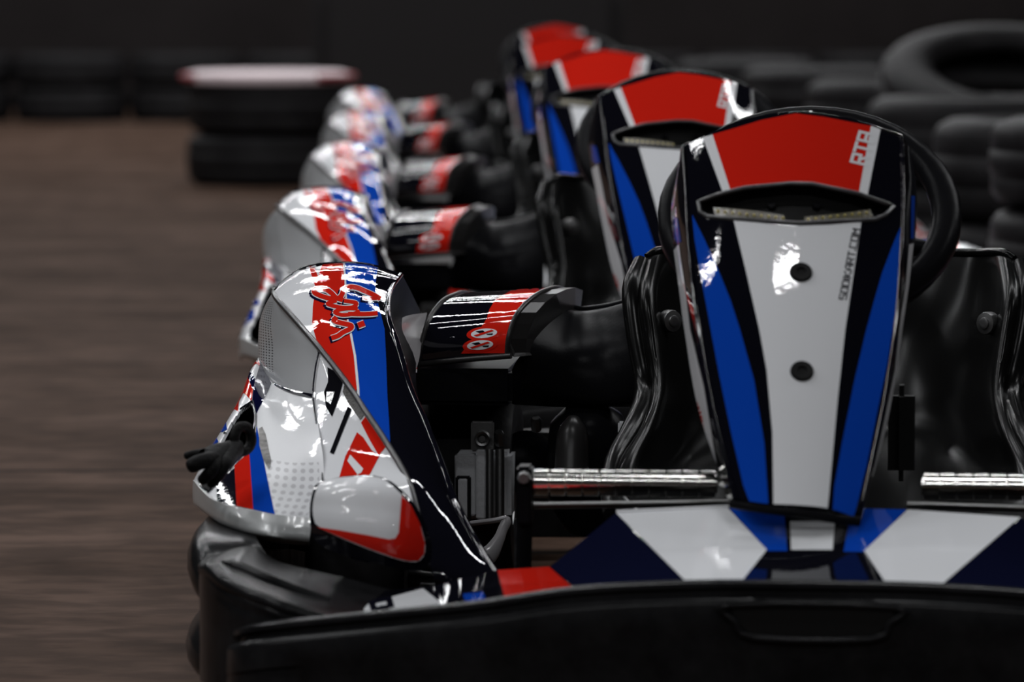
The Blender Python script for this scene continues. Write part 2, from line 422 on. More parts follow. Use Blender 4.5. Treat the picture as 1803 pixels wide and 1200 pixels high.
plate('red_panel', sf, [(1255,237),(1287,228),(1340,212),(1400,200),(1450,206),(1533,222),(1512,339),(1473,329),(1423,321),(1373,321),(1307,331),(1287,337)], M['red'], fair)
for p in ([(1238,243),(1255,237),(1287,337),(1273,339)], [(1533,222),(1550,227),(1527,343),(1512,339)]): plate('white_strip', sf, p, M['white'], fair, off=.0008)
word('lettering', sf, 'RT8', (1524,291), (1.0,-3.45), (-4.3,-1.0), M['white'], fair, wd=1.25)
plate('white_panel', sf, [(1292,388),(1350,394),(1407,398),(1460,396),(1516,391),(1515,400),(1503,480),(1488,580),(1475,700),(1464,820),(1456,906),(1407,896),(1362,891),(1360,762),(1350,652),(1337,580),(1313,475)], M['white'], fair)
plate('blue_stripe', sf, [(1219,378),(1240,420),(1267,480),(1287,530),(1303,580),(1328,670),(1346,781),(1353,889),(1320,884),(1309,854),(1287,759),(1265,652),(1248,560),(1235,490),(1223,420)], M['blue'], fair)
plate('blue_stripe', sf, [(1587,395),(1584,480),(1574,560),(1562,640),(1548,707),(1526,817),(1508,891),(1502,912),(1465,907),(1469,854),(1482,781),(1504,670),(1525,580),(1540,525),(1553,480),(1572,430)], M['blue'], fair)
word('lettering', sf, 'SODIKART.COM', (1489,528), (.42,-2.12), (-1.95,-.28), M['ink'], fair, wd=1.0)
for (x, y) in ((1410, 480), (1412, 654)):
    u, v = sf.inv([(x, y)]); n = sf.norm(u, v)[0]; p = sf.ev(u, v)[0]
    s = lathe('screw', [(0, .001), (.005, .0012), (.0055, .0035), (.0115, .004), (.013, .002), (.0135, -.001)], p, n, M['dark'], fair)
# recessed light
pocket = plate('light_recess', sf, DIA, M['dark'], fair, off=-.022, thick=.002)
def loop3(s, poly, off):
    q = densify(poly, 10); u, v = s.inv(q); return s.ev(u, v)+s.norm(u, v)*off
a = loop3(sf, DIA, .0005); b_ = loop3(sf, DIA, -.022); k = len(a)
link('recess_wall', np.concatenate([a, b_]), [(i, (i+1) % k, (i+1) % k+k, i+k) for i in range(k)], M['satin'], fair)
tube('recess_rim', loop3(sf, DIA, .0), .0028, M['rim'], fair, seg=8, sm=1, closed=True)
for q in ([(1253,361),(1320,366),(1380,375),(1384,388),(1320,382),(1257,376)], [(1417,378),(1480,372),(1535,365),(1540,378),(1480,385),(1417,389)]):
    st = plate('led_strip', sf, q, M['led'], fair, off=-.004, thick=.012)
for x in list(range(1262, 1380, 13))+list(range(1424, 1536, 13)):
    y = 369+(x-1262)*.1 if x < 1400 else 383-(x-1424)*.11
    u, v = sf.inv([(x, y)]); lathe('led', [(0, .0025), (.0012, .002), (.0016, 0)], sf.ev(u, v)[0]-sf.norm(u, v)[0]*.004, sf.norm(u, v)[0], M['leddot'], fair, seg=6)
for x, y in ((1357, 345), (1443, 345)):
    u, v = sf.inv([(x, y)]); lathe('screw', [(0, .003), (.004, .003), (.005, .001), (.005, -.001)], sf.ev(u, v)[0]-sf.norm(u, v)[0]*.02, sf.norm(u, v)[0], M['satin'], fair, seg=12)
LW = [[(1203,257,5.03),(1198,262,5.07),(1202,272,5.13)],[(1208,330,4.99),(1192,335,5.05),(1183,350,5.12)],[(1213,420,4.95),(1196,424,5.01),(1186,430,5.08)],
 [(1228,560,4.88),(1215,568,4.94),(1206,580,5.0)],[(1254,714,4.81),(1242,720,4.87),(1232,725,4.93)],[(1294,878,4.74),(1289,880,4.79),(1287,884,4.84)]]
RW = [[(1587,240,5.03),(1595,248,5.08),(1602,262,5.13)],[(1590,325,4.99),(1604,328,5.05),(1614,335,5.1)],[(1588,420,4.95),(1602,422,5.01),(1611,425,5.06)],
 [(1578,567,4.88),(1585,573,4.94),(1589,580,4.99)],[(1553,725,4.81),(1558,732,4.87),(1562,740,4.92)],[(1513,913,4.74),(1516,910,4.79),(1518,905,4.84)]]
sl = Surf(LW); lw = sl.mesh('fairing_side', M['black'], K, 10, 60, .003)
plate('grey_stripe', sl, [(1187,440),(1196,430),(1206,500),(1216,580),(1240,680),(1258,790),(1266,842),(1258,842),(1240,770),(1214,660),(1205,580),(1198,520)], M['white'], lw, n=60)
plate('red_stripe', sl, [(1228,705),(1236,725),(1256,842),(1262,862),(1246,842),(1239,810)], M['red'], lw, n=60)
plate('blue_stripe', sl, [(1186,380),(1194,385),(1200,425),(1194,428),(1188,420)], M['blue'], lw, n=60)  # blue reflection on the side wall, painted on as a patch
sr = Surf(RW); rw = sr.mesh('fairing_side', M['black'], K, 10, 60, .003)
plate('grey_stripe', sr, [(1600,430),(1608,428),(1600,500),(1588,580),(1578,670),(1555,770),(1540,840),(1535,838),(1552,760),(1575,650),(1583,575),(1594,500)], M['white'], rw, n=60)
plate('blue_stripe', sr, [(1604,345),(1610,345),(1608,420),(1603,420)], M['blue'], rw, n=60)
tube('fairing_edge', [L(*p) for p in [(1203,257,5.03),(1300,222,5.01),(1400,198,5.0),(1500,212,5.01),(1587,240,5.03)]], .0022, M['black'], K, seg=8)
tube('fairing_edge', [L(*r[0]) for r in FT], .0028, M['black'], K, seg=8)
tube('fairing_edge', [L(*r[-1]) for r in FT], .0028, M['black'], K, seg=8)
tube('fairing_edge', [L(*p) for p in [(1287,886,4.75),(1350,896,4.73),(1407,903,4.725),(1460,911,4.73),(1513,918,4.74)]], .0055, M['satin'], K, seg=8)
for (x, y, d) in ((1273, 847, 4.80), (1288, 868, 4.79)):
    lathe('bolt', [(0, .006), (.004, .006), (.006, .003), (.006, -.004)], L(x, y, d), (-.6, -.7, .3), M['chrome'], K, seg=12)

# --- steering wheel
wc = L(1425, 380, 5.2); nrm = L(901.5, 600, .01)-L(901.5, 600, 5); nrm /= np.linalg.norm(nrm)
th = math.radians(48); wn = np.array([0, -math.cos(th), math.sin(th)])
ua = np.array([1., 0, 0]); va = np.cross(wn, ua)
def ring(c, r, n=40, k=1): return [c+r*(ua*math.cos(2*math.pi*i/n)+va*math.sin(2*math.pi*i/n)*k) for i in range(n)]
sw = tube('steering_wheel', ring(wc, .165), .0185, M['satin'], K, seg=14, sm=1, closed=True)
for an in (200, 340, 90):
    t = math.radians(an); d_ = ua*math.cos(t)+va*math.sin(t)
    tube('spoke', [wc-wn*.015+d_*.03, wc-wn*.01+d_*.10, wc+d_*.16], [.012, .010, .009], M['satin'], sw, seg=8)
lathe('steering_hub', [(0, .012), (.03, .012), (.042, .004), (.042, -.012), (.02, -.02)], wc-wn*.012, wn, M['satin'], sw)
tube('steering_column', [wc-wn*.02, wc-wn*.12, np.array([0, .45, .12])], .011, M['steel'], K, seg=10, sm=1)
tube('fairing_bracket', [np.array([0, .42, .30]), np.array([0, .55, .40]), wc-wn*.05], .009, M['steel'], K, seg=8)
# --- grooved foot bar
def footbar(mir):
    a, b = L(938, 850, 4.95), L(1262, 850, 4.95)
    a[2] = b[2] = (a[2]+b[2])/2; a[1] = b[1] = (a[1]+b[1])/2
    ax = np.array([1., 0, 0]); ln = b[0]-a[0]; prof = [(0, 0)]; x = 0; r = .0155
    stp = ln/11
    for i in range(11):
        prof += [(r, i*stp+.0012), (r, (i+1)*stp-.0014), (r*.7, (i+1)*stp-.0012), (r*.7, (i+1)*stp+.001)]
    prof += [(0, ln)]
    o = lathe('foot_bar', prof, a, ax, M['chrome'], K, 24, mirror=mir); o['label'] = 'grooved chrome bar'
    p = L(932, 852, 4.95)
    box('bar_bracket', p+np.array([-.014, -.02, -.045]), p+np.array([.004, .02, .022]), M['satin'], K, mirror=mir)
    lathe('bolt', [(0, .008), (.006, .008), (.008, .004), (.008, -.004)], p+np.array([-.004, -.022, .01]), (0, -1, 0), M['steel'], K, seg=8, mirror=mir)
    tube('bracket_post', [p+np.array([-.006, 0, -.04]), p+np.array([-.008, .01, -.13]), p+np.array([0, .02, -.2])], .010, M['satin'], K, seg=8, mirror=mir)
    q = L(925, 890, 5.0); tube('reflection_rod', [q, q+np.array([.24, 0, .006])], .004, M['steel'], K, seg=8, sm=1, mirror=mir)  # thin rod added to draw the reflection below the bar
for mir in (False, True): footbar(mir)

# --- nose panel
def mrow(r): return rowmir(r)
NB = [(600,1048,4.93),(765,1030,4.90),(875,1003,4.87),(968,997,4.85),(1085,903,4.82),(1281,893,4.82),(1386,893,4.82),(1430,893,4.82)]
NM = [(600,1076,4.80),(776,1051,4.78),(880,1030,4.76),(994,1022,4.73),(1147,966,4.70),(1340,962,4.70),(1388,962,4.70),(1430,962,4.70)]
NF = [(600,1104,4.68),(787,1074,4.65),(886,1060,4.63),(1024,1046,4.60),(1212,1028,4.575),(1303,1028,4.57),(1390,1028,4.57),(1430,1028,4.57)]
def full(r):
    q = [L(*p) for p in r]; q[-1][0] = 0
    return q+[p*np.array([-1, 1, 1]) for p in q[-2::-1]]
sn = Surf([full(NB), full(NM), full(NF)], linear=True, px=False)
nose = sn.mesh('nose_panel', M['black'], K, 56, 12, .004)
def both(name, s, poly, m, parent, right=True, **kw):
    plate(name, s, poly, m, parent, **kw)
    if right: plate(name, s, poly, m, parent, mirror=True, **kw)
both('white_panel', sn, [(1085,903),(1281,894),(1350,968),(1303,1027),(1212,1028)], M['white'], nose, n=28)
both('navy_panel', sn, [(970,998),(1084,904),(1208,1027),(1026,1044)], M['navymat'], nose, n=28)
both('blue_panel', sn, [(1283,894),(1380,894),(1386,970),(1352,970)], M['blue'], nose, n=28)
plate('white_panel', sn, [(1391,918),(1470,918),(1466,968),(1393,968)], M['white'], nose, n=28)
both('red_panel', sn, [(876,1004),(967,998),(1021,1045),(890,1058)], M['red'], nose, n=28)
both('white_panel', sn, [(640,1064),(745,1036),(787,1070),(643,1092)], M['white'], nose, n=28)
both('blue_panel', sn, [(815,1046),(850,1042),(858,1060),(822,1068)], M['blue'], nose, n=28)
word('lettering', sn, 'R', (662,1086), (7.5,-1.5), (-1.2,-4.2), M['ink'], nose, wd=1.5)
tube('nose_edge', [L(*p) for p in ((1085,901,4.82),(1281,892,4.82),(1386,892,4.82))], .0022, M['white'], nose, seg=6, sm=1)

# --- bumpers
def sweep(name, path, section, m, parent, mirror_path=True, sm=5):
    """path of (x, y, ztop, nx, ny); section(yo, z) offsets outward along (nx,ny)"""
    P = cspline(path, sm)
    if mirror_path: P = P+[q*np.array([-1, 1, 1, -1, 1]) for q in P[-2::-1]]
    vs = []; fs = []
    for q in P:
        nn = q[3:5]/np.linalg.norm(q[3:5]); sec = section(q[2])
        for yo, z in sec: vs.append((q[0]+nn[0]*yo, q[1]+nn[1]*yo, z))
    k = len(sec)
    for i in range(len(P)-1):
        for j in range(k): fs.append((i*k+j, i*k+(j+1) % k, (i+1)*k+(j+1) % k, (i+1)*k+j))
    fs.append(tuple(range(k))); fs.append(tuple(reversed(range((len(P)-1)*k, len(P)*k))))
    return sharpen(link(name, vs, fs, m, parent), 45)
def sec_front(zt):
    return [(-.07, zt-.012), (-.02, zt-.002), (-.006, zt), (.000, zt-.003), (.001, zt-.008), (-.006, zt-.012), (-.005, zt-.016), (.004, zt-.019), (.007, zt-.025),
            (.008, zt-.05), (.004, .10), (.008, .07), (.006, .045), (-.005, .03), (-.07, .03)]
ZT = lambda px, py, d: L(px, py, d)[2]+.006
fpath = [(-.645, .22, .125, -1, -.05), (-.635, .13, .13, -.9, -.4), (-.60, .075, ZT(410, 1118, 4.62), -.35, -1), (-.50, .045, ZT(560, 1097, 4.6), -.15, -1), (-.36, .02, ZT(800, 1070, 4.58), -.08, -1),
         (-.25, .012, ZT(1000, 1042, 4.57), -.04, -1), (-.12, .008, ZT(1200, 1030, 4.56), 0, -1), (0, .008, ZT(1430, 1028, 4.56), 0, -1)]
fb = sweep('front_bumper', fpath, sec_front, M['bumper'], K)
# hand hole in the bumper: its shade drawn as a flat dark sheet
hp = [L(1322,1066,4.54), L(1612,1066,4.54), L(1602,1095,4.54), L(1570,1124,4.54), L(1365,1124,4.54), L(1330,1095,4.54)]
ctr = sum(p[0] for p in hp)/6
hp = [np.array([p[0]-ctr, -.002, p[2]]) for p in hp]
N_ = len(hp); inn = [p*np.array([.93, 1, 1])+np.array([0, .0, 0]) for p in hp]
link('hand_hole_shade', hp+[p+np.array([0, -.0005, 0]) for p in hp], [tuple(range(N_))]+[tuple(reversed(range(N_, 2*N_)))]+[(i, (i+1) % N_, (i+1) % N_+N_, i+N_) for i in range(N_)], M['dark'], fb, smooth=False)
tube('hole_rim', [p+np.array([0, -.001, 0]) for p in hp], .004, M['bumper'], fb, seg=8, sm=3, closed=True)
tube('ridge', [np.array([-.55, .048, .075]), np.array([-.2, .006, .085]), np.array([0, .003, .085]), np.array([.2, .006, .085]), np.array([.55, .048, .075])], .005, M['bumper'], fb, seg=8)

CG = [[(349,996,5.02),(360,984,4.97),(438,961,4.99),(497,990,4.97),(600,1014,4.95),(700,1040,4.93)],
 [(350,1000,4.98),(354,992,4.90),(410,993,4.86),(480,1018,4.84),(560,1045,4.82),(680,1075,4.80)],
 [(351,1010,4.95),(355,1002,4.83),(400,1026,4.76),(465,1057,4.71),(530,1079,4.69),(640,1106,4.67)],
 [(351,1040,4.94),(355,1028,4.82),(397,1062,4.745),(462,1086,4.70),(530,1108,4.68),(640,1122,4.665)],
 [(352,1100,4.94),(356,1100,4.82),(397,1110,4.745),(462,1120,4.70),(530,1130,4.68),(640,1140,4.665)],
 [(352,1185,4.94),(356,1200,4.82),(397,1210,4.745),(462,1220,4.70),(530,1225,4.68),(640,1230,4.665)]]
sc_ = Surf(CG)
for mir in (False, True):
    tube('corner_ridge', [L(*q) for q in ((357,1003,4.83),(377,1006,4.80),(400,1026,4.755),(440,1046,4.72),(467,1057,4.705),(500,1069,4.69),(530,1079,4.685),(575,1092,4.675))], [.006,.011,.009,.008,.009,.008,.008,.006], M['bumper'], K, seg=8, mirror=mir)
    tube('corner_ridge', [L(*q) for q in ((392,990,4.88),(410,995,4.855),(435,1006,4.84),(480,1022,4.82),(530,1040,4.81),(580,1056,4.80))], [.003,.007,.008,.006,.005,.004], M['bumper'], K, seg=8, mirror=mir)
for mir in (False, True): sc_.mesh('bumper_corner', M['bumper'], K, 36, 36, .004, mirror=mir)

def sec_side(zt):
    r = []
    for a in range(-80, 100, 20):
        t = math.radians(a); r.append((.0+.034*math.cos(t), zt-.036+.036*math.sin(-t)*-1))
    up = [(-.05, zt)]+[(.006+.024*math.cos(math.radians(a)), zt-.034+.034*math.sin(math.radians(a))) for a in range(90, -61, -25)]
    mid = [(.012, zt-.085), (.010, .098)]
    lo = [(.002+.030*math.cos(math.radians(a)), .058+.032*math.sin(math.radians(a))) for a in range(55, -91, -25)]
    return up+mid+lo+[(-.05, .026)]
sp = [(-.64, .33, .14, -1, -.5), (-.695, .40, .185, -1, -.35), (-.722, .56, .192, -1, -.1), (-.728, .8, .192, -1, 0), (-.728, 1.1, .19, -1, 0), (-.725, 1.35, .185, -1, .08), (-.70, 1.55, .18, -1, .3), (-.62, 1.70, .18, -.7, .8), (-.45, 1.77, .18, -.1, 1), (0, 1.79, .18, 0, 1)]
# the side bumper and the tail are one wrap-around rail
sweep('side_bumper', sp, sec_side, M['bumper'], K)

# --- side pods
POD = [[(505,540,6.05),(550,505,6.08),(600,495,6.1),(650,500,6.1),(698,525,6.08)],
 [(482,510,5.80),(530,474,5.86),(590,464,5.88),(650,467,5.88),(705,485,5.86)],
 [(486,524,5.68),(535,505,5.72),(590,498,5.74),(645,503,5.76),(687,514,5.78)],
 [(520,563,5.58),(560,553,5.6),(605,551,5.62),(645,554,5.65),(684,558,5.68)],
 [(563,613,5.48),(595,609,5.5),(632,607,5.52),(667,607,5.55),(701,610,5.58)],
 [(610,673,5.39),(638,675,5.40),(667,677,5.42),(696,678,5.45),(722,682,5.48)],
 [(643,723,5.31),(670,728,5.32),(698,732,5.34),(724,736,5.37),(748,741,5.40)],
 [(683,783,5.22),(707,789,5.23),(732,796,5.25),(755,803,5.27),(775,811,5.29)],
 [(720,850,5.11),(743,857,5.12),(765,864,5.13),(784,872,5.14),(801,881,5.16)],
 [(745,940,5.05),(775,943,5.05),(800,946,5.05),(823,951,5.055),(841,957,5.06)],
 [(762,1012,4.985),(800,1022,4.98),(830,1024,4.975),(855,1022,4.97),(876,1013,4.97)],
 [(770,1045,5.0),(805,1052,5.0),(835,1054,4.99),(858,1050,4.985),(880,1036,4.98)]]
_do = [6.05, None, None, 5.58, 5.48, 5.39, 5.305, 5.215, 5.12, 5.045, 4.985, 5.0]
_of = [[.0, .03, .05, .05, .03], [5.80, 5.84, 5.86, 5.862, 5.85], [5.68, 5.695, 5.705, 5.715, 5.73]]
for i_, r_ in enumerate(POD):
    for j_, p_ in enumerate(r_):
        if i_ in (1, 2): d_ = _of[i_][j_]
        elif i_ == 0: d_ = _do[0]+_of[0][j_]
        else: d_ = _do[i_]+(-.012, -.016, -.016, -.008, .008)[j_]*min(1, (11-i_)/5)+.012*(j_ == 0)
        r_[j_] = (p_[0], p_[1], d_)
spod = Surf(POD); POD = [[(*PX(p), 0) for p in r_] for r_ in spod.g]
SIL = [[(500,530,5.98),(483,512,5.77),(483,511,5.76),(484,511,5.755),(485,512,5.75)],
 [(480,545,5.98),(467,537,5.83),(480,538,5.74),(493,542,5.69),(506,547,5.64)],
 [(468,575,5.98),(457,567,5.84),(478,572,5.72),(505,576,5.63),(531,579,5.575)],
 [(466,607,5.97),(455,605,5.82),(482,610,5.68),(520,612,5.57),(556,610,5.50)],
 [(468,640,5.93),(457,643,5.76),(482,648,5.64),(520,652,5.54),(558,648,5.475)],
 [(475,668,5.85),(467,667,5.70),(488,679,5.60),(520,690,5.51),(552,696,5.445)]]
ssil = Surf(SIL)
STEP = [[(561,612,5.495),(563,613,5.487),(565,615,5.48)],[(556,650,5.465),(574,650,5.45),(590,648,5.43)],[(552,695,5.435),(588,695,5.40),(624,693,5.365)],
 [(558,745,5.365),(606,745,5.33),(656,742,5.29)],[(566,800,5.28),(627,797,5.25),(693,799,5.205)],[(569,845,5.2),(643,845,5.16),(718,850,5.115)],[(570,900,5.13),(650,905,5.09),(735,930,5.055)]]
sstep = Surf(STEP)
LOW = [[(470,640,5.95),(455,630,5.78),(478,672,5.63),(513,689,5.53),(551,696,5.445)],
 [(452,668,5.86),(440,656,5.66),(465,705,5.50),(508,727,5.44),(557,730,5.385)],
 [(438,705,5.76),(425,698,5.56),(453,748,5.40),(505,766,5.34),(563,767,5.315)],
 [(413,752,5.66),(399,745,5.46),(440,790,5.31),(502,808,5.25),(569,808,5.25)],
 [(380,806,5.58),(367,800,5.38),(424,845,5.2),(496,860,5.15),(569,864,5.17)],
 [(352,855,5.5),(342,848,5.31),(395,888,5.13),(478,905,5.05),(548,911,5.08)]]
slow = Surf(LOW)
LIP = [[(350,852,5.45),(341,846,5.31),(381,882,5.145),(478,904,5.048),(549,911,5.08)],
 [(349,872,5.44),(341,868,5.29),(390,905,5.12),(475,927,5.03),(547,933,5.065)],
 [(350,892,5.44),(343,888,5.28),(395,924,5.12),(472,946,5.03),(544,955,5.06)],
 [(356,895,5.46),(350,893,5.32),(400,930,5.18),(474,952,5.1),(544,961,5.12)]]
slip = Surf(LIP)
INN = [[(705,485,5.86),(718,510,5.93),(735,545,6.0)],[(687,514,5.78),(712,540,5.90),(738,565,5.97)],[(684,558,5.68),(705,580,5.80),(735,600,5.88)],
 [(701,610,5.58),(716,630,5.66),(728,655,5.70)],[(722,682,5.48),(730,700,5.55),(738,730,5.6)],[(748,741,5.40),(756,762,5.46),(762,790,5.5)],[(775,811,5.29),(782,835,5.34),(788,860,5.38)],
 [(801,881,5.16),(807,905,5.21),(812,930,5.25)],[(841,957,5.06),(845,980,5.1),(850,1000,5.12)],[(876,1013,4.97),(876,1030,4.99),(876,1042,5.0)]]
_e = spod.g[1:11, -1]
INN = [[_e[i_]]+[L(*p_)*.5+(_e[i_]+(L(*p_)-L(*r_[0])))*.5 for p_ in r_[1:]] for i_, r_ in enumerate(INN)]
sinn = Surf(INN, px=False)
CAV = [(444,707),(450,733),(447,779),(408,823),(368,867),(353,858),(358,826),(385,784),(402,752),(425,720)]
SCO = [(565,846),(600,841),(648,838),(675,843),(697,861),(720,886),(738,920),(748,956),(747,976),(736,989),(717,988),(697,983),(652,967),(607,949),(558,927),(551,904),(553,875)]
SCG = [[(530,815,5.09),(590,812,5.07),(650,810,5.06),(710,815,5.06),(775,830,5.08)],
 [(530,855,5.0),(590,848,4.965),(650,845,4.95),(710,855,4.96),(775,870,5.0)],
 [(530,890,4.985),(590,895,4.94),(650,900,4.925),(710,912,4.93),(775,925,4.975)],
 [(530,930,4.98),(590,940,4.935),(650,950,4.92),(710,962,4.925),(775,970,4.97)],
 [(530,985,4.985),(590,990,4.945),(650,1000,4.93),(710,1010,4.935),(775,1015,4.97)]]
ssco = Surf(SCG)
def pod(mir):
    kw = dict(mirror=mir); global LOWPOD
    LOWPOD = mir
    p = spod.mesh('side_pod', M['black'], K, 40, 110, .004, **kw)
    p['label'] = 'tall glossy side pod in white, red, blue and black'
    plate('white_area', spod, [(484,513),(500,493),(530,476),(567,468),(557,497),(551,540),(550,573),(557,597),(565,611),(540,587),(520,562),(500,538)], M['white'], p, n=50, **kw)
    plate('red_stripe', spod, [(567,468),(585,465),(604,464),(606,483),(608,530),(611,567),(616,590),(623,627),(630,675),(627,690),(610,671),(590,645),(565,611),(557,597),(550,573),(551,540),(557,497)], M['red'], p, n=50, **kw)
    plate('white_line', spod, [(604,464),(607,464),(609,483),(611,530),(614,567),(620,590),(627,627),(633,683),(634,709),(630,697),(623,627),(616,590),(611,567),(608,530),(606,483)], M['white'], p, n=50, off=.0009, **kw)
    plate('blue_stripe', spod, [(607,464),(633,464),(655,468),(658,503),(667,540),(677,580),(680,640),(682,700),(687,774),(688,786),(660,748),(634,709),(632,675),(627,627),(619,590),(614,567),(610,530),(608,483)], M['blue'], p, n=50, **kw)
    # script word drawn with a brush: shadow, white edge, red body
    def c(q): return [((1216-(500+x/5.454) if mir else 500+x/5.454), 440+y/5.454) for x, y in q]
    S1 = [(915,478),(850,440),(760,400),(690,372),(620,368),(572,392),(560,430),(530,470),(450,478),(350,450),(290,415),(320,385),(400,390),(455,425),(500,470),(560,490)]
    hook = [(915,478),(830,478),(755,470)]
    Oo = [(580,500),(690,520),(660,560),(560,565),(460,545),(420,525),(500,500)]
    Dd = [(700,575),(600,575),(520,590),(490,612),(560,635),(660,625),(720,600)]
    Da = [(620,625),(720,628),(820,626),(890,618)]
    Ii = [(500,660),(480,690),(560,715),(640,735),(640,765),(570,800),(520,835),(465,855)]
    dt = [(715,735),(765,715)]
    L_ = [(S1, 1), (hook, .6), (Oo, .8), (Dd, .8), (Da, .9), (Ii, 1), (dt, 1.2)]
    for nm, m_, wd, off, sh in (('script_shadow', M['navy'], 11.5, .0012, (-3.2, 2.4)), ('script_outline', M['white'], 11.5, .0016, (0, 0)), ('script_lettering', M['red'], 8.3, .002, (0, 0))):
        polys = []
        for q, k in L_: polys += ribbon(c(q), wd*k if nm == 'script_lettering' else (wd-8.3)+8.3*k, 4, shift=np.array(sh))
        plate(nm, spod, polys, m_, p, off=off, n=2, step=100, **kw)
    tube('pod_rim', list(spod.g[1:10, 0]), .0040, M['rim'], K, seg=8, **kw)
    tube('pod_rim', list(spod.g[1:11, -1]), .0042, M['black'], K, seg=10, **kw)
    tube('pod_rim', list(spod.g[1]), .003, M['black'], K, seg=8, **kw)
    sinn.mesh('pod_inner_wall', M['satin'], K, 8, 50, .003, **kw)
    Surf([[(690,572,5.72),(715,556,5.82),(752,550,5.90)],[(694,590,5.68),(712,578,5.76),(744,585,5.84)],[(705,630,5.60),(717,628,5.66),(738,632,5.72)],[(716,655,5.56),(722,662,5.6),(726,668,5.64)]]).mesh('pod_flange', M['grey'], K, 12, 16, .003, **kw)  # dark satin flange coloured light grey to paint in its highlight
    so = ssil.mesh('outer_panel', M['mesh_dots'], K, 30, 36, .004, **kw); so['label'] = 'silver pod panel with dotted mesh print'
    tube('panel_seam', [L(*q) for q in ((467,668,5.70),(488,680,5.60),(520,691,5.51),(552,697,5.44))], .0028, M['ink'], K, seg=6, **kw)
    tube('panel_seam', [L(*q) for q in ((563,613,5.485),(555,650,5.46),(551,695,5.43),(557,745,5.36),(565,800,5.275),(568,845,5.195))], .0012, M['ink'], K, seg=6, **kw)
    st = sstep.mesh('pod_front_panel', M['white'], K, 20, 50, .003, **kw)
    plate('vent_patch', sstep, [(577,646),(588,652),(604,674),(597,702),(585,734),(574,716),(571,690),(578,672)], M['vent'], st, n=24, **kw)
    plate('vent_strip', sstep, [(583,640),(590,642),(646,724),(635,740),(615,712),(604,690),(608,672)], M['brown'], st, n=24, off=.0008, **kw)
    plate('grey_glint', sstep, [(576,690),(590,690),(583,712),(575,706)], M['silver'], st, n=24, off=.001, **kw)
    plate('black_line', sstep, [(613,716),(620,720),(588,800),(581,797)], M['vent'], st, n=24, off=.001, **kw)
    plate('red_panel', sstep, [(648,728),(683,782),(667,802),(650,772),(636,744)], M['red'], st, n=24, **kw)
    plate('red_panel', sstep, [(629,761),(640,770),(655,793),(668,803),(650,838),(597,842),(608,804)], M['red'], st, n=24, **kw)
    plate('white_panel', sstep, [(617,801),(640,826),(636,833),(630,836),(612,812)], M['white'], st, n=24, off=.001, **kw)
    lo = slow.mesh('lower_body', M['halftone'], K, 110, 110, .004, holes=[CAV], **kw)
    lo['label'] = 'white lower bodywork with halftone dots and an open air duct'
    plate('navy_area', slow, [(458,640),(478,675),(468,697),(456,719),(450,733),(444,707),(447,677)], M['navy'], lo, n=30, **kw)
    plate('red_edge', slow, [(456,634),(458,645),(447,677),(443,706),(425,718),(404,748),(399,742),(425,690),(439,652)], M['red'], lo, n=30, **kw)
    plate('blue_edge', slow, [(404,748),(400,756),(384,783),(362,815),(357,809),(385,777),(399,744)], M['blue'], lo, n=30, **kw)
    plate('black_area', slow, [(381,855),(382,883),(417,891),(413,824),(400,834)], M['ink'], lo, n=30, **kw)
    plate('red_stripe', slow, [(413,820),(439,795),(446,897),(417,891)], M['red'], lo, n=30, **kw)
    plate('blue_stripe', slow, [(439,795),(447,778),(452,748),(460,790),(470,838),(484,906),(446,897)], M['blue'], lo, n=30, **kw)
    if not mir:
        plate('tyre_scuff', slow, [(456,755),(462,752),(468,765),(474,795),(478,812),(474,826),(464,810),(457,785)], SCUFF, lo, n=30, off=.001)
    cp = loop3(slow, CAV, 0); dv = np.array([.045, .06, -.02]); k = len(cp)
    link('air_duct', list(cp)+list(cp*1+dv), [(i, i+k, (i+1) % k+k, (i+1) % k) for i in range(k)]+[tuple(range(k, 2*k))], M['dark'], lo, mirror=mir)
    tube('duct_rim', cp, .0025, M['black'], lo, seg=6, sm=1, closed=True, **kw)
    slip.mesh('skirt', M['silver'], K, 40, 14, .004, **kw)
    cx, cy = 650, 912
    grow = lambda f: [(cx+(x-cx)*f, cy+(y-cy)*f) for x, y in SCO]
    sb = plate('pod_nose', ssco, [(543,875),(555,843),(600,834),(650,830),(684,838),(712,860),(738,890),(757,930),(765,965),(760,995),(740,1008),(690,1000),(640,988),(580,972),(548,952),(541,915)], M['black'], K, off=-.003, thick=.10, sm=1, n=40, **kw)
    sb['label'] = 'rounded white and red pod nose'
    f = plate('white_face', ssco, SCO, M['white'], sb, off=.001, thick=.006, sm=1, n=40, **kw)
    plate('red_corner', ssco, [(706,873),(722,890),(737,921),(746,956),(745,974),(735,986),(717,986),(697,981),(652,965),(607,947),(559,927),(600,933),(650,942),(685,949),(695,947),(701,938)], M['red'], sb, off=.0018, n=40, **kw)
SCUFF = mat('rubber_scuff', (.05, .045, .042), .6, vary=1, vscale=60, col2=(.30, .29, .28))
for mir in (False, True): pod(mir)
LOWPOD = False

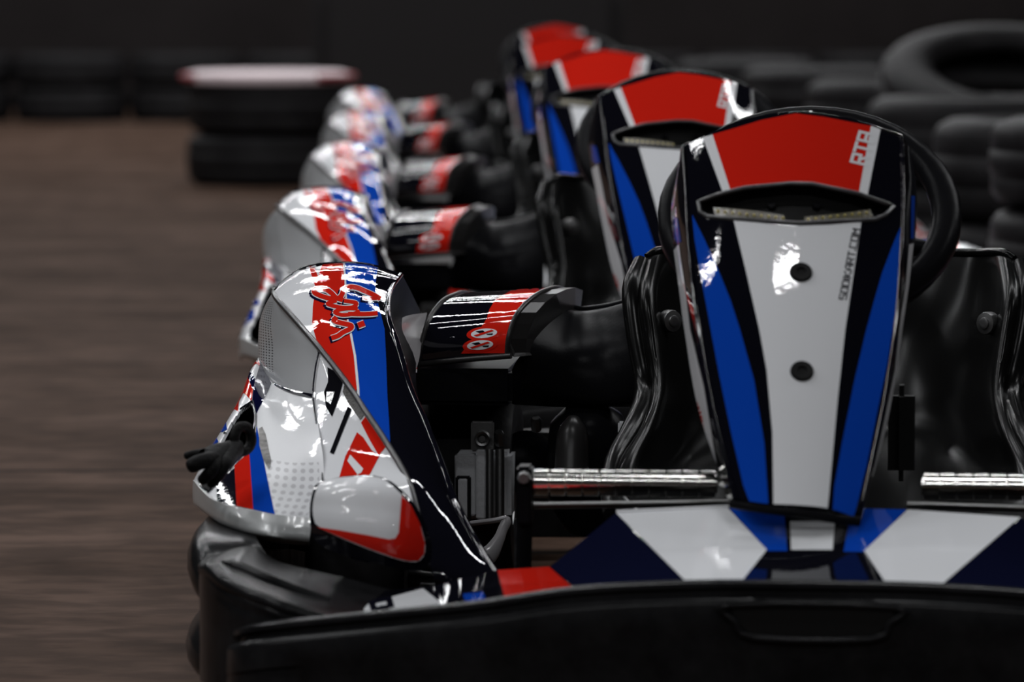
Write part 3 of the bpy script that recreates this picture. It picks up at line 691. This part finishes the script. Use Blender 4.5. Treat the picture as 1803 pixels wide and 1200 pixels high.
# --- seat
SEAT = [[(1128,462,5.74),(1160,441,5.76),(1215,442,5.86),(1330,441,5.92),(1458,441,5.94)],
 [(1113,512,5.68),(1150,512,5.66),(1210,512,5.82),(1330,512,5.90),(1458,512,5.92)],
 [(1122,600,5.64),(1160,600,5.62),(1220,600,5.78),(1330,600,5.88),(1458,600,5.9)],
 [(1137,690,5.6),(1166,680,5.58),(1225,680,5.75),(1330,690,5.84),(1458,690,5.86)],
 [(1115,750,5.5),(1150,755,5.5),(1215,760,5.7),(1330,770,5.78),(1458,770,5.8)],
 [(1080,812,5.42),(1120,820,5.42),(1200,830,5.6),(1330,840,5.6),(1458,840,5.6)],
 [(1070,870,5.3),(1110,885,5.3),(1190,905,5.35),(1330,930,5.3),(1458,930,5.3)],
 [(1075,905,5.15),(1120,925,5.15),(1200,945,5.15),(1330,955,5.1),(1458,955,5.1)]]
ss = Surf([full(r) for r in SEAT], px=False)
seat = ss.mesh('seat', M['seat'], K, 60, 60, .006)
for k in (1, -1):
    q = np.array([k, 1, 1])
    tube('seat_flange', [L(*r[0])*q if k > 0 else L(*r[0])*np.array([-1, 1, 1]) for r in SEAT], [.011, .014, .014, .015, .014, .011, .009, .009], M['seat'], seat, seg=10)
    ps = L(1183, 565, 5.66)*q; lathe('seat_bolt', [(0, .006), (.004, .007), (.0075, .006), (.008, .004), (.014, .003), (.015, 0), (.015, -.01)], ps, (k*.75, -.9, .05), M['steel'], seat, seg=16)
tube('seat_top_edge', [ss.ev(np.array([t]), np.array([0.]))[0] for t in np.linspace(.05, .95, 16)], .006, M['seat'], seat, seg=8)

# --- fuel tank cover on the engine
prof = []          # arc from the lower front edge up over the top: image points at the left and right edge
LE = [(738,636,5.80),(741,612,5.795),(746,590,5.80),(753,568,5.81),(765,546,5.84),(782,528,5.88),(800,519,5.93),(815,515,6.0),(830,520,6.08)]
RE = [(893,621,5.74),(895,596,5.735),(902,570,5.74),(912,550,5.75),(928,532,5.78),(948,517,5.82),(966,509,5.87),(982,506,5.94),(996,511,6.02)]
MI = [tuple((np.array(a)+np.array(b))/2) for a, b in zip(LE, RE)]
st_ = Surf([[a, m_, b] for a, m_, b in zip(LE, MI, RE)])
tank = st_.mesh('tank_cover', M['black'], K, 24, 40, .004); tank['label'] = 'rounded black and red cover with two warning stickers'
plate('red_area', st_, [(812,622),(893,621),(895,596),(902,570),(912,550),(928,532),(948,517),(966,510),(900,512),(872,528),(862,545),(858,560),(845,580),(830,600)], M['red'], tank, n=24)
for (cx, cy) in ((853, 587), (846, 607)):
    E_ = lambda rx, ry, n=28: [(cx+rx*math.cos(2*math.pi*i/n)-ry*.0, cy+ry*math.sin(2*math.pi*i/n)-rx*.09*math.cos(2*math.pi*i/n)) for i in range(n)]
    rg = plate('warning_ring', st_, E_(31, 12), M['red'], tank, off=.0009, n=10); 
    plate('warning_disc', st_, E_(23, 8), M['white'], tank, off=.0013, n=10)
    plate('warning_symbol', st_, [[(cx-15,cy-3),(cx-2,cy-5),(cx+2,cy-2),(cx-8,cy)], [(cx+4,cy+1),(cx+16,cy),(cx+15,cy+3),(cx+6,cy+3)]], M['ink'], tank, off=.0017, n=2, step=50)
    plate('warning_slash', st_, [(cx-18,cy+4),(cx-13,cy+6),(cx+18,cy-4),(cx+14,cy-6)], M['red'], tank, off=.002, n=2, step=50)
for side, ED in (('l', LE), ('r', RE)):
    tube('cover_rim', [L(*q) for q in ED], .0035, M['tank'], K, seg=8)
tube('cover_rim', [L(*q) for q in ((727,643,5.79),(738,641,5.795),(815,633,5.765),(900,626,5.735))], .004, M['tank'], K, seg=8)
# right end cap and arm
caps = [L(*q) for q in RE]; cc = L(905, 628, 5.80)
c2 = [p+np.array([.022, .03, -.002]) for p in caps]; base = [L(905,628,5.74), L(985,622,6.0)]
link('cover_end', caps+[base[1], base[0]]+c2+[base[1]+np.array([.02, .02, 0]), base[0]+np.array([.014, .02, 0])],
     [tuple(range(11))]+[tuple(reversed(range(11, 22)))]+[(i, (i+1) % 11, (i+1) % 11+11, i+11) for i in range(11)], M['tank'], K, smooth=False)
capsl = [L(*q) for q in LE]; 
link('cover_end', capsl+[L(828,628,6.05), L(738,640,5.8)]+[p+np.array([-.004, 0, 0]) for p in capsl+[L(828,628,6.05), L(738,640,5.8)]],
     [tuple(reversed(range(11)))]+[tuple(range(11, 22))]+[(i, i+11, (i+1) % 11+11, (i+1) % 11) for i in range(11)], M['tank'], K, smooth=False)
a, b2 = L(727, 647, 5.79), L(904, 712, 5.79)
box('tank_base', np.array([a[0], min(a[1], b2[1])-.01, b2[2]]), np.array([b2[0], a[1]+.22, a[2]]), M['satin'], K, .006)
arm = Surf([[(984,512,6.0),(1012,543,5.98),(1060,541,5.94),(1125,526,5.86)],[(975,540,5.9),(1012,556,5.92),(1060,552,5.9),(1122,535,5.83)],
            [(940,600,5.8),(1000,620,5.83),(1060,620,5.83),(1125,620,5.8)],[(905,650,5.78),(980,690,5.82),(1050,705,5.82),(1125,700,5.8)],[(905,712,5.8),(980,716,5.86),(1050,716,5.86),(1125,716,5.84)]])
arm.mesh('engine_shroud', M['satin'], K, 24, 30, .004)
tube('shroud_edge', [L(*q) for q in ((984,512,6.0),(1012,543,5.98),(1060,541,5.94),(1125,526,5.86))], .005, M['satin'], K, seg=8)
# engine
eng = boxpx('engine_block', 800, 795, 900, 915, 5.86, .2, M['alu'], K, .006)
boxpx('engine_plate', 803, 798, 838, 908, 5.84, .03, M['alu'], K, .002)
boxpx('engine_plate', 839, 790, 856, 914, 5.83, .03, M['alu'], K, .002)
for x, r in ((862, 7), (880, 8)): tube('engine_fin_tube', [L(x, 790, 5.82), L(x, 915, 5.82)], r/1300, M['steel'], K, seg=12, sm=1)
boxpx('engine_window_frame', 802, 838, 828, 918, 5.825, .015, M['dark'], K, .002)
boxpx('engine_window', 807, 843, 822, 912, 5.815, .015, M['alu'], K, .001)
boxpx('bolt_plate', 829, 741, 869, 795, 5.83, .012, M['steel'], K, .002)
pb = L(850, 771, 5.825)
lathe('ring_nut', [(0, .004), (.004, .004), (.0045, .0), (.006, .0), (.0065, .008), (.0095, .009), (.011, .004), (.011, 0)], pb+np.array([0, -.001, 0]), (0, -1, 0), M['steel'], K, seg=20)
for x, y in ((879, 771), (944, 746)): lathe('bolt', [(0, .012), (.005, .012), (.007, .008), (.007, -.01)], L(x, y, 5.84), (0, -.6, .8), M['steel'], K, seg=8)
lathe('air_filter', [(0, .03), (.03, .03), (.044, .02), (.046, -.02), (.04, -.03), (0, -.03)], L(925, 815, 5.95), (.2, -1, .2), M['satin'], K, seg=24)
tube('breather_pipe', [L(975, 790, 5.9), L(976, 830, 5.9), L(974, 880, 5.9)], .006, M['steel'], K, seg=8)
lathe('fuel_tank', [(0, .075), (.028, .07), (.05, .05), (.062, .0), (.066, -.06), (.05, -.1), (0, -.1)], L(1040, 800, 5.88), (-.1, -.35, 1), M['satin'], K, seg=28)
tube('silencer', [L(1010, 735, 5.80), L(1008, 765, 5.79), L(1006, 830, 5.78)], [.008, .021, .023], M['tank'], K, seg=16)
boxpx('white_tag', 1088, 742, 1106, 764, 5.8, .01, M['white'], K, .002)
# engine mount bracket
mb = L(840, 915, 5.6)
tube('mount_bracket', [L(830,921,5.62), L(870,916,5.6), L(892,913,5.6), L(885,932,5.59), L(878,950,5.58), L(862,975,5.57), L(840,985,5.57)], [.006,.006,.007,.007,.008,.012,.014], M['grey'], K, seg=8, flat=.6)
# brake drum, hoses, chassis
for mir in (False, True):
    s_ = -1 if mir else 1
    kw = dict(mirror=mir)
    wz = .130
    def wheel(nm, x, y, r, wdt):
        pr = [(r*.45, wdt*.45), (r*.62, wdt*.5), (r*.9, wdt*.5), (r*.985, wdt*.42), (r, wdt*.3), (r, -wdt*.3), (r*.985, -wdt*.42), (r*.9, -wdt*.5), (r*.62, -wdt*.5), (r*.45, -wdt*.45)]
        t = lathe(nm, pr, (x, y, r), (1, 0, 0), M['rubber'], K, 32, **kw)
        lathe('wheel_rim', [(0, wdt*.1), (r*.2, wdt*.1), (r*.25, wdt*.3), (r*.46, wdt*.46), (r*.46, -wdt*.46), (0, -wdt*.4)], (x, y, r), (1, 0, 0), M['steel'], t, 24, **kw)
    wheel('wheel', -.555, .66, .112, .12); wheel('wheel', -.53, 1.44, .138, .19)
    tube('chassis_rail', [(-.22, .14, .06), (-.26, .5, .055), (-.30, .9, .055), (-.30, 1.62, .07)], .015, M['satin'], K, seg=10, **kw)
    tube('stub_axle', [(-.25, .62, .09), (-.50, .66, .112)], .012, M['steel'], K, seg=8, sm=1, **kw)
    tube('tie_rod', [(-.05, .55, .11), (-.48, .60, .11)], .006, M['steel'], K, seg=8, sm=1, **kw)
    tube('pedal', [(-.13, .30, .07), (-.13, .26, .15), (-.13, .27, .2), (-.17, .27, .2)], .006, M['steel'], K, seg=8, **kw)
    tube('pod_stay', [(-.28, .9, .06), (-.5, .9, .09), (-.70, .9, .13)], .01, M['satin'], K, seg=8, **kw)
tube('rear_axle', [(-.45, 1.44, .138), (.45, 1.44, .138)], .02, M['steel'], K, seg=14, sm=1)
box('floor_tray', np.array([-.25, .12, .036]), np.array([.25, .98, .042]), M['satin'], K, .001)
tube('throttle_cable', [L(1080, 840, 5.4), L(1098, 873, 5.1), L(1125, 900, 4.98), L(1160, 930, 4.95)], .0016, M['steel'], K, seg=6)
pm = L(1590, 765, 5.15); box('steering_mount', pm-np.array([.018, .02, .055]), pm+np.array([.014, .02, .06]), M['dark'], K, .013)

# ------------------------------------------------------------ copies of the kart
def copy_tree(o, parent=None):
    c = o.copy(); C.objects.link(c); c.parent = parent
    for ch in list(o.children): copy_tree(ch, c)
    return c
poses = [(O1[0], O1[1], YAW1), (.303, 6.66, .009), (.200, 8.868, .059), (.137, 11.298, .061), (.191, 13.753, -.039)]
labs = ['nearest rental kart in the row, large sharp fairing and scuffed black bumper in front',
        'second rental kart from the front, half hidden behind the nearest one',
        'third rental kart from the front, in the middle of the row',
        'fourth rental kart from the front, blurred, second from the far end of the row',
        'farthest rental kart at the far end of the row, small and blurred']
karts = [kart]+[copy_tree(kart) for _ in range(4)]
for o, (x, y, a), lb in zip(karts, poses, labs):
    o.location = (x, y, 0); o.rotation_euler = (0, 0, -a); props(o, lb, 'kart', 'rental karts parked in a row')

# ------------------------------------------------------------ glove hanging on the nearest kart's pod
def Wd(px, py, d):
    p = L(px, py, d); return np.array([p[0]*cY+p[1]*sY+O1[0], -p[0]*sY+p[1]*cY+O1[1], p[2]])
bm = bmesh.new(); sk = bm.verts.layers.skin.verify()
def chain(pts, root=None):
    pv = root
    for (x, y, d, r) in pts:
        v = bm.verts.new(Wd(x, y, d)); v[sk].radius = (r/1080, r/1080)
        if pv is not None: bm.edges.new((pv, v))
        else: v[sk].use_root = True
        pv = v
    return pv
palm = chain([(425, 785, 5.16, 12), (405, 796, 5.14, 17)])
k1 = chain([(385, 800, 5.11, 16)], palm)
chain([(362, 797, 5.1, 7), (340, 799, 5.1, 6), (323, 803, 5.1, 5)], k1)
chain([(366, 808, 5.07, 10), (346, 815, 5.06, 11), (327, 824, 5.06, 10)], k1)
chain([(378, 822, 5.07, 10), (366, 836, 5.07, 9), (352, 848, 5.08, 7)], k1)
chain([(398, 815, 5.08, 9), (385, 838, 5.08, 8), (367, 856, 5.09, 6)], palm)
me = bpy.data.meshes.new('glove'); bm.to_mesh(me); bm.free(); me.materials.append(M['glove'])
g = bpy.data.objects.new('glove', me); C.objects.link(g)
md = g.modifiers.new('s', 'SKIN'); md.use_smooth_shade = True; md2 = g.modifiers.new('u', 'SUBSURF'); md2.levels = 2; md2.render_levels = 2
props(g, 'black glove stuck in the duct of the nearest kart, fingers pointing left', 'glove')
ce = [Wd(428+15*math.cos(t), 772+22*math.sin(t), 5.15+.012*math.cos(t)) for t in np.linspace(0, 2*math.pi, 13)[:-1]]
cf = tube('cuff', ce, .0062, M['glove'], g, seg=8, closed=True)

# ------------------------------------------------------------ tyres
def tyre_mesh(r, wd, nm):
    h = wd/2; prof = [(r*.60, -h*.62), (r*.62, -h*.86), (r*.72, -h), (r*.86, -h*.98), (r*.95, -h*.86), (r*.985, -h*.68), (r*.99, -h*.36), (r*.985, -h*.33), (r*.985, -h*.27), (r, -h*.24), (r, h*.24),
            (r*.985, h*.27), (r*.985, h*.33), (r*.99, h*.36), (r*.985, h*.68), (r*.95, h*.86), (r*.86, h*.98), (r*.72, h), (r*.62, h*.86), (r*.60, h*.62), (r*.63, h*.4), (r*.9, h*.3), (r*.9, -h*.3), (r*.63, -h*.4)]
    seg = 44; vs = []; fs = []; k = len(prof)
    for i in range(seg):
        t = 2*math.pi*i/seg
        for q, z in prof: vs.append((q*math.cos(t), q*math.sin(t), z))
    for i in range(seg):
        for j in range(k): fs.append((i*k+j, ((i+1) % seg)*k+j, ((i+1) % seg)*k+(j+1) % k, i*k+(j+1) % k))
    me = bpy.data.meshes.new(nm); me.from_pydata(vs, [], fs); me.materials.append(M['rubber']); me.polygons.foreach_set('use_smooth', [True]*len(me.polygons)); me.update()
    return me
TM = tyre_mesh(.33, .20, 'tyre')
def tyre(x, y, z, label, group, rot=(0, 0, 0), s=1, me=TM):
    o = bpy.data.objects.new('tyre', me); C.objects.link(o); o.location = (x, y, z); o.rotation_euler = (rot[0], rot[1], random.uniform(0, 6) if not rot[2] else rot[2]); o.scale = (s, s, s)
    props(o, label, 'tyre', group); return o
# stack beside the far end of the row: painted top
def FX(px, y): return (px-901.5)/F*y
paint_w = mat('white_paint', (.75, .62, .64), .5, bump=.4); paint_r = mat('red_paint', (.28, .02, .03), .5, bump=.4)
yS = 17.6; xS = FX(475, yS)
for i, (dx, lb) in enumerate(((0, 'lower tyre of the low stack beside the far karts'), (.01, 'upper tyre of the low stack beside the far karts, under the painted lid'))):
    tyre(xS+dx, yS, .104+.207*i, lb, None, s=1.03)
lid = lathe('painted_lid', [(0, .035), (.30, .035), (.34, .022), (.345, 0), (.34, -.01), (0, -.01)], (0, 0, 0), (0, 0, 1), paint_w, None, 40)
lid.location = (xS-.005, yS, .426); props(lid, 'flat white lid with red edges on the low tyre stack', 'lid')
pts = [np.array([.347*math.cos(t), .347*math.sin(t), .012]) for t in np.linspace(-.9, math.pi+.6, 30)]
tube('red_band', pts, .014, paint_r, lid, seg=8, sm=1)
# far wall of stacks
far = 'stacked tyres of the far barrier'
ORD = ['one', 'two', 'three', 'four', 'five', 'six', 'seven', 'eight', 'nine', 'ten', 'eleven', 'twelve']
xw = -3.25; k = 0
while xw < 2.6:
    for i in range(2):
        lb = '%s tyre of pair %s from the left in the low barrier along the far wall' % (('lower', 'upper')[i], ORD[k])
        tyre(xw+random.uniform(-.003, .003), 25.3+random.uniform(-.05, .05), .10+.2*i, lb, far)
    xw += .67; k += 1
# dark barrier block behind the karts
blk = box('crash_barrier', np.array([-1.05, 22.6, 0]), np.array([.60, 23.1, .85]), mat('barrier_vinyl', (.021, .0195, .020), .7, bump=.4, bscale=6, spec=.05), None, .09)
props(blk, 'tall dark padded barrier block behind the far karts', 'barrier')
# right hand stacks: (left edge in the view, distance, tyre heights)
TH = tyre_mesh(.34, .25, 'wide_tyre'); TN = tyre_mesh(.34, .185, 'slim_tyre'); TS = tyre_mesh(.33, .14, 'thin_tyre')
rs = [(1742, 8.85, 3, TN, .185), (1632, 10.5, 2, TH, .25), (1528, 12.4, 2, TH, .25), (1420, 14.9, 2, TH, .245), (1300, 17.4, 2, TH, .24), (1185, 20.2, 2, TH, .23), (1640, 18.5, 2, TH, .25)]
nms = ['nearest stack at the right edge', 'second stack, behind the nearest one at the right', 'third stack, above the near fairing', 'fourth stack from the right edge', 'fifth stack from the right edge',
       'farthest stack, left end of the pile', 'back stack near the wall on the right']
for (px, y, n, me_, h), nm in zip(rs, nms):
    x = FX(px, y)+.345
    for i in range(n):
        lv = ['bottom', 'top'][i] if n == 2 else ['bottom', 'middle', 'top'][i]
        tyre(x+random.uniform(-.012, .012), y+random.uniform(-.012, .012), h/2+h*i, '%s tyre of the %s' % (lv, nm), 'tyre stacks right of the karts', me=me_).scale[2] = h/.25 if me_ is TH else 1
TB = tyre_mesh(.43, .20, 'big_tyre')
tyre(FX(1790, 13.65), 13.65, .125, 'wide tyre lying flat under the tilted large tyre', None, me=TH)
tyre(FX(1785, 13.65), 13.65, .47, 'largest tyre, tilted upright above the right-hand stacks with its dark hole facing us', None, rot=(math.radians(20), 0, .1), me=TB)
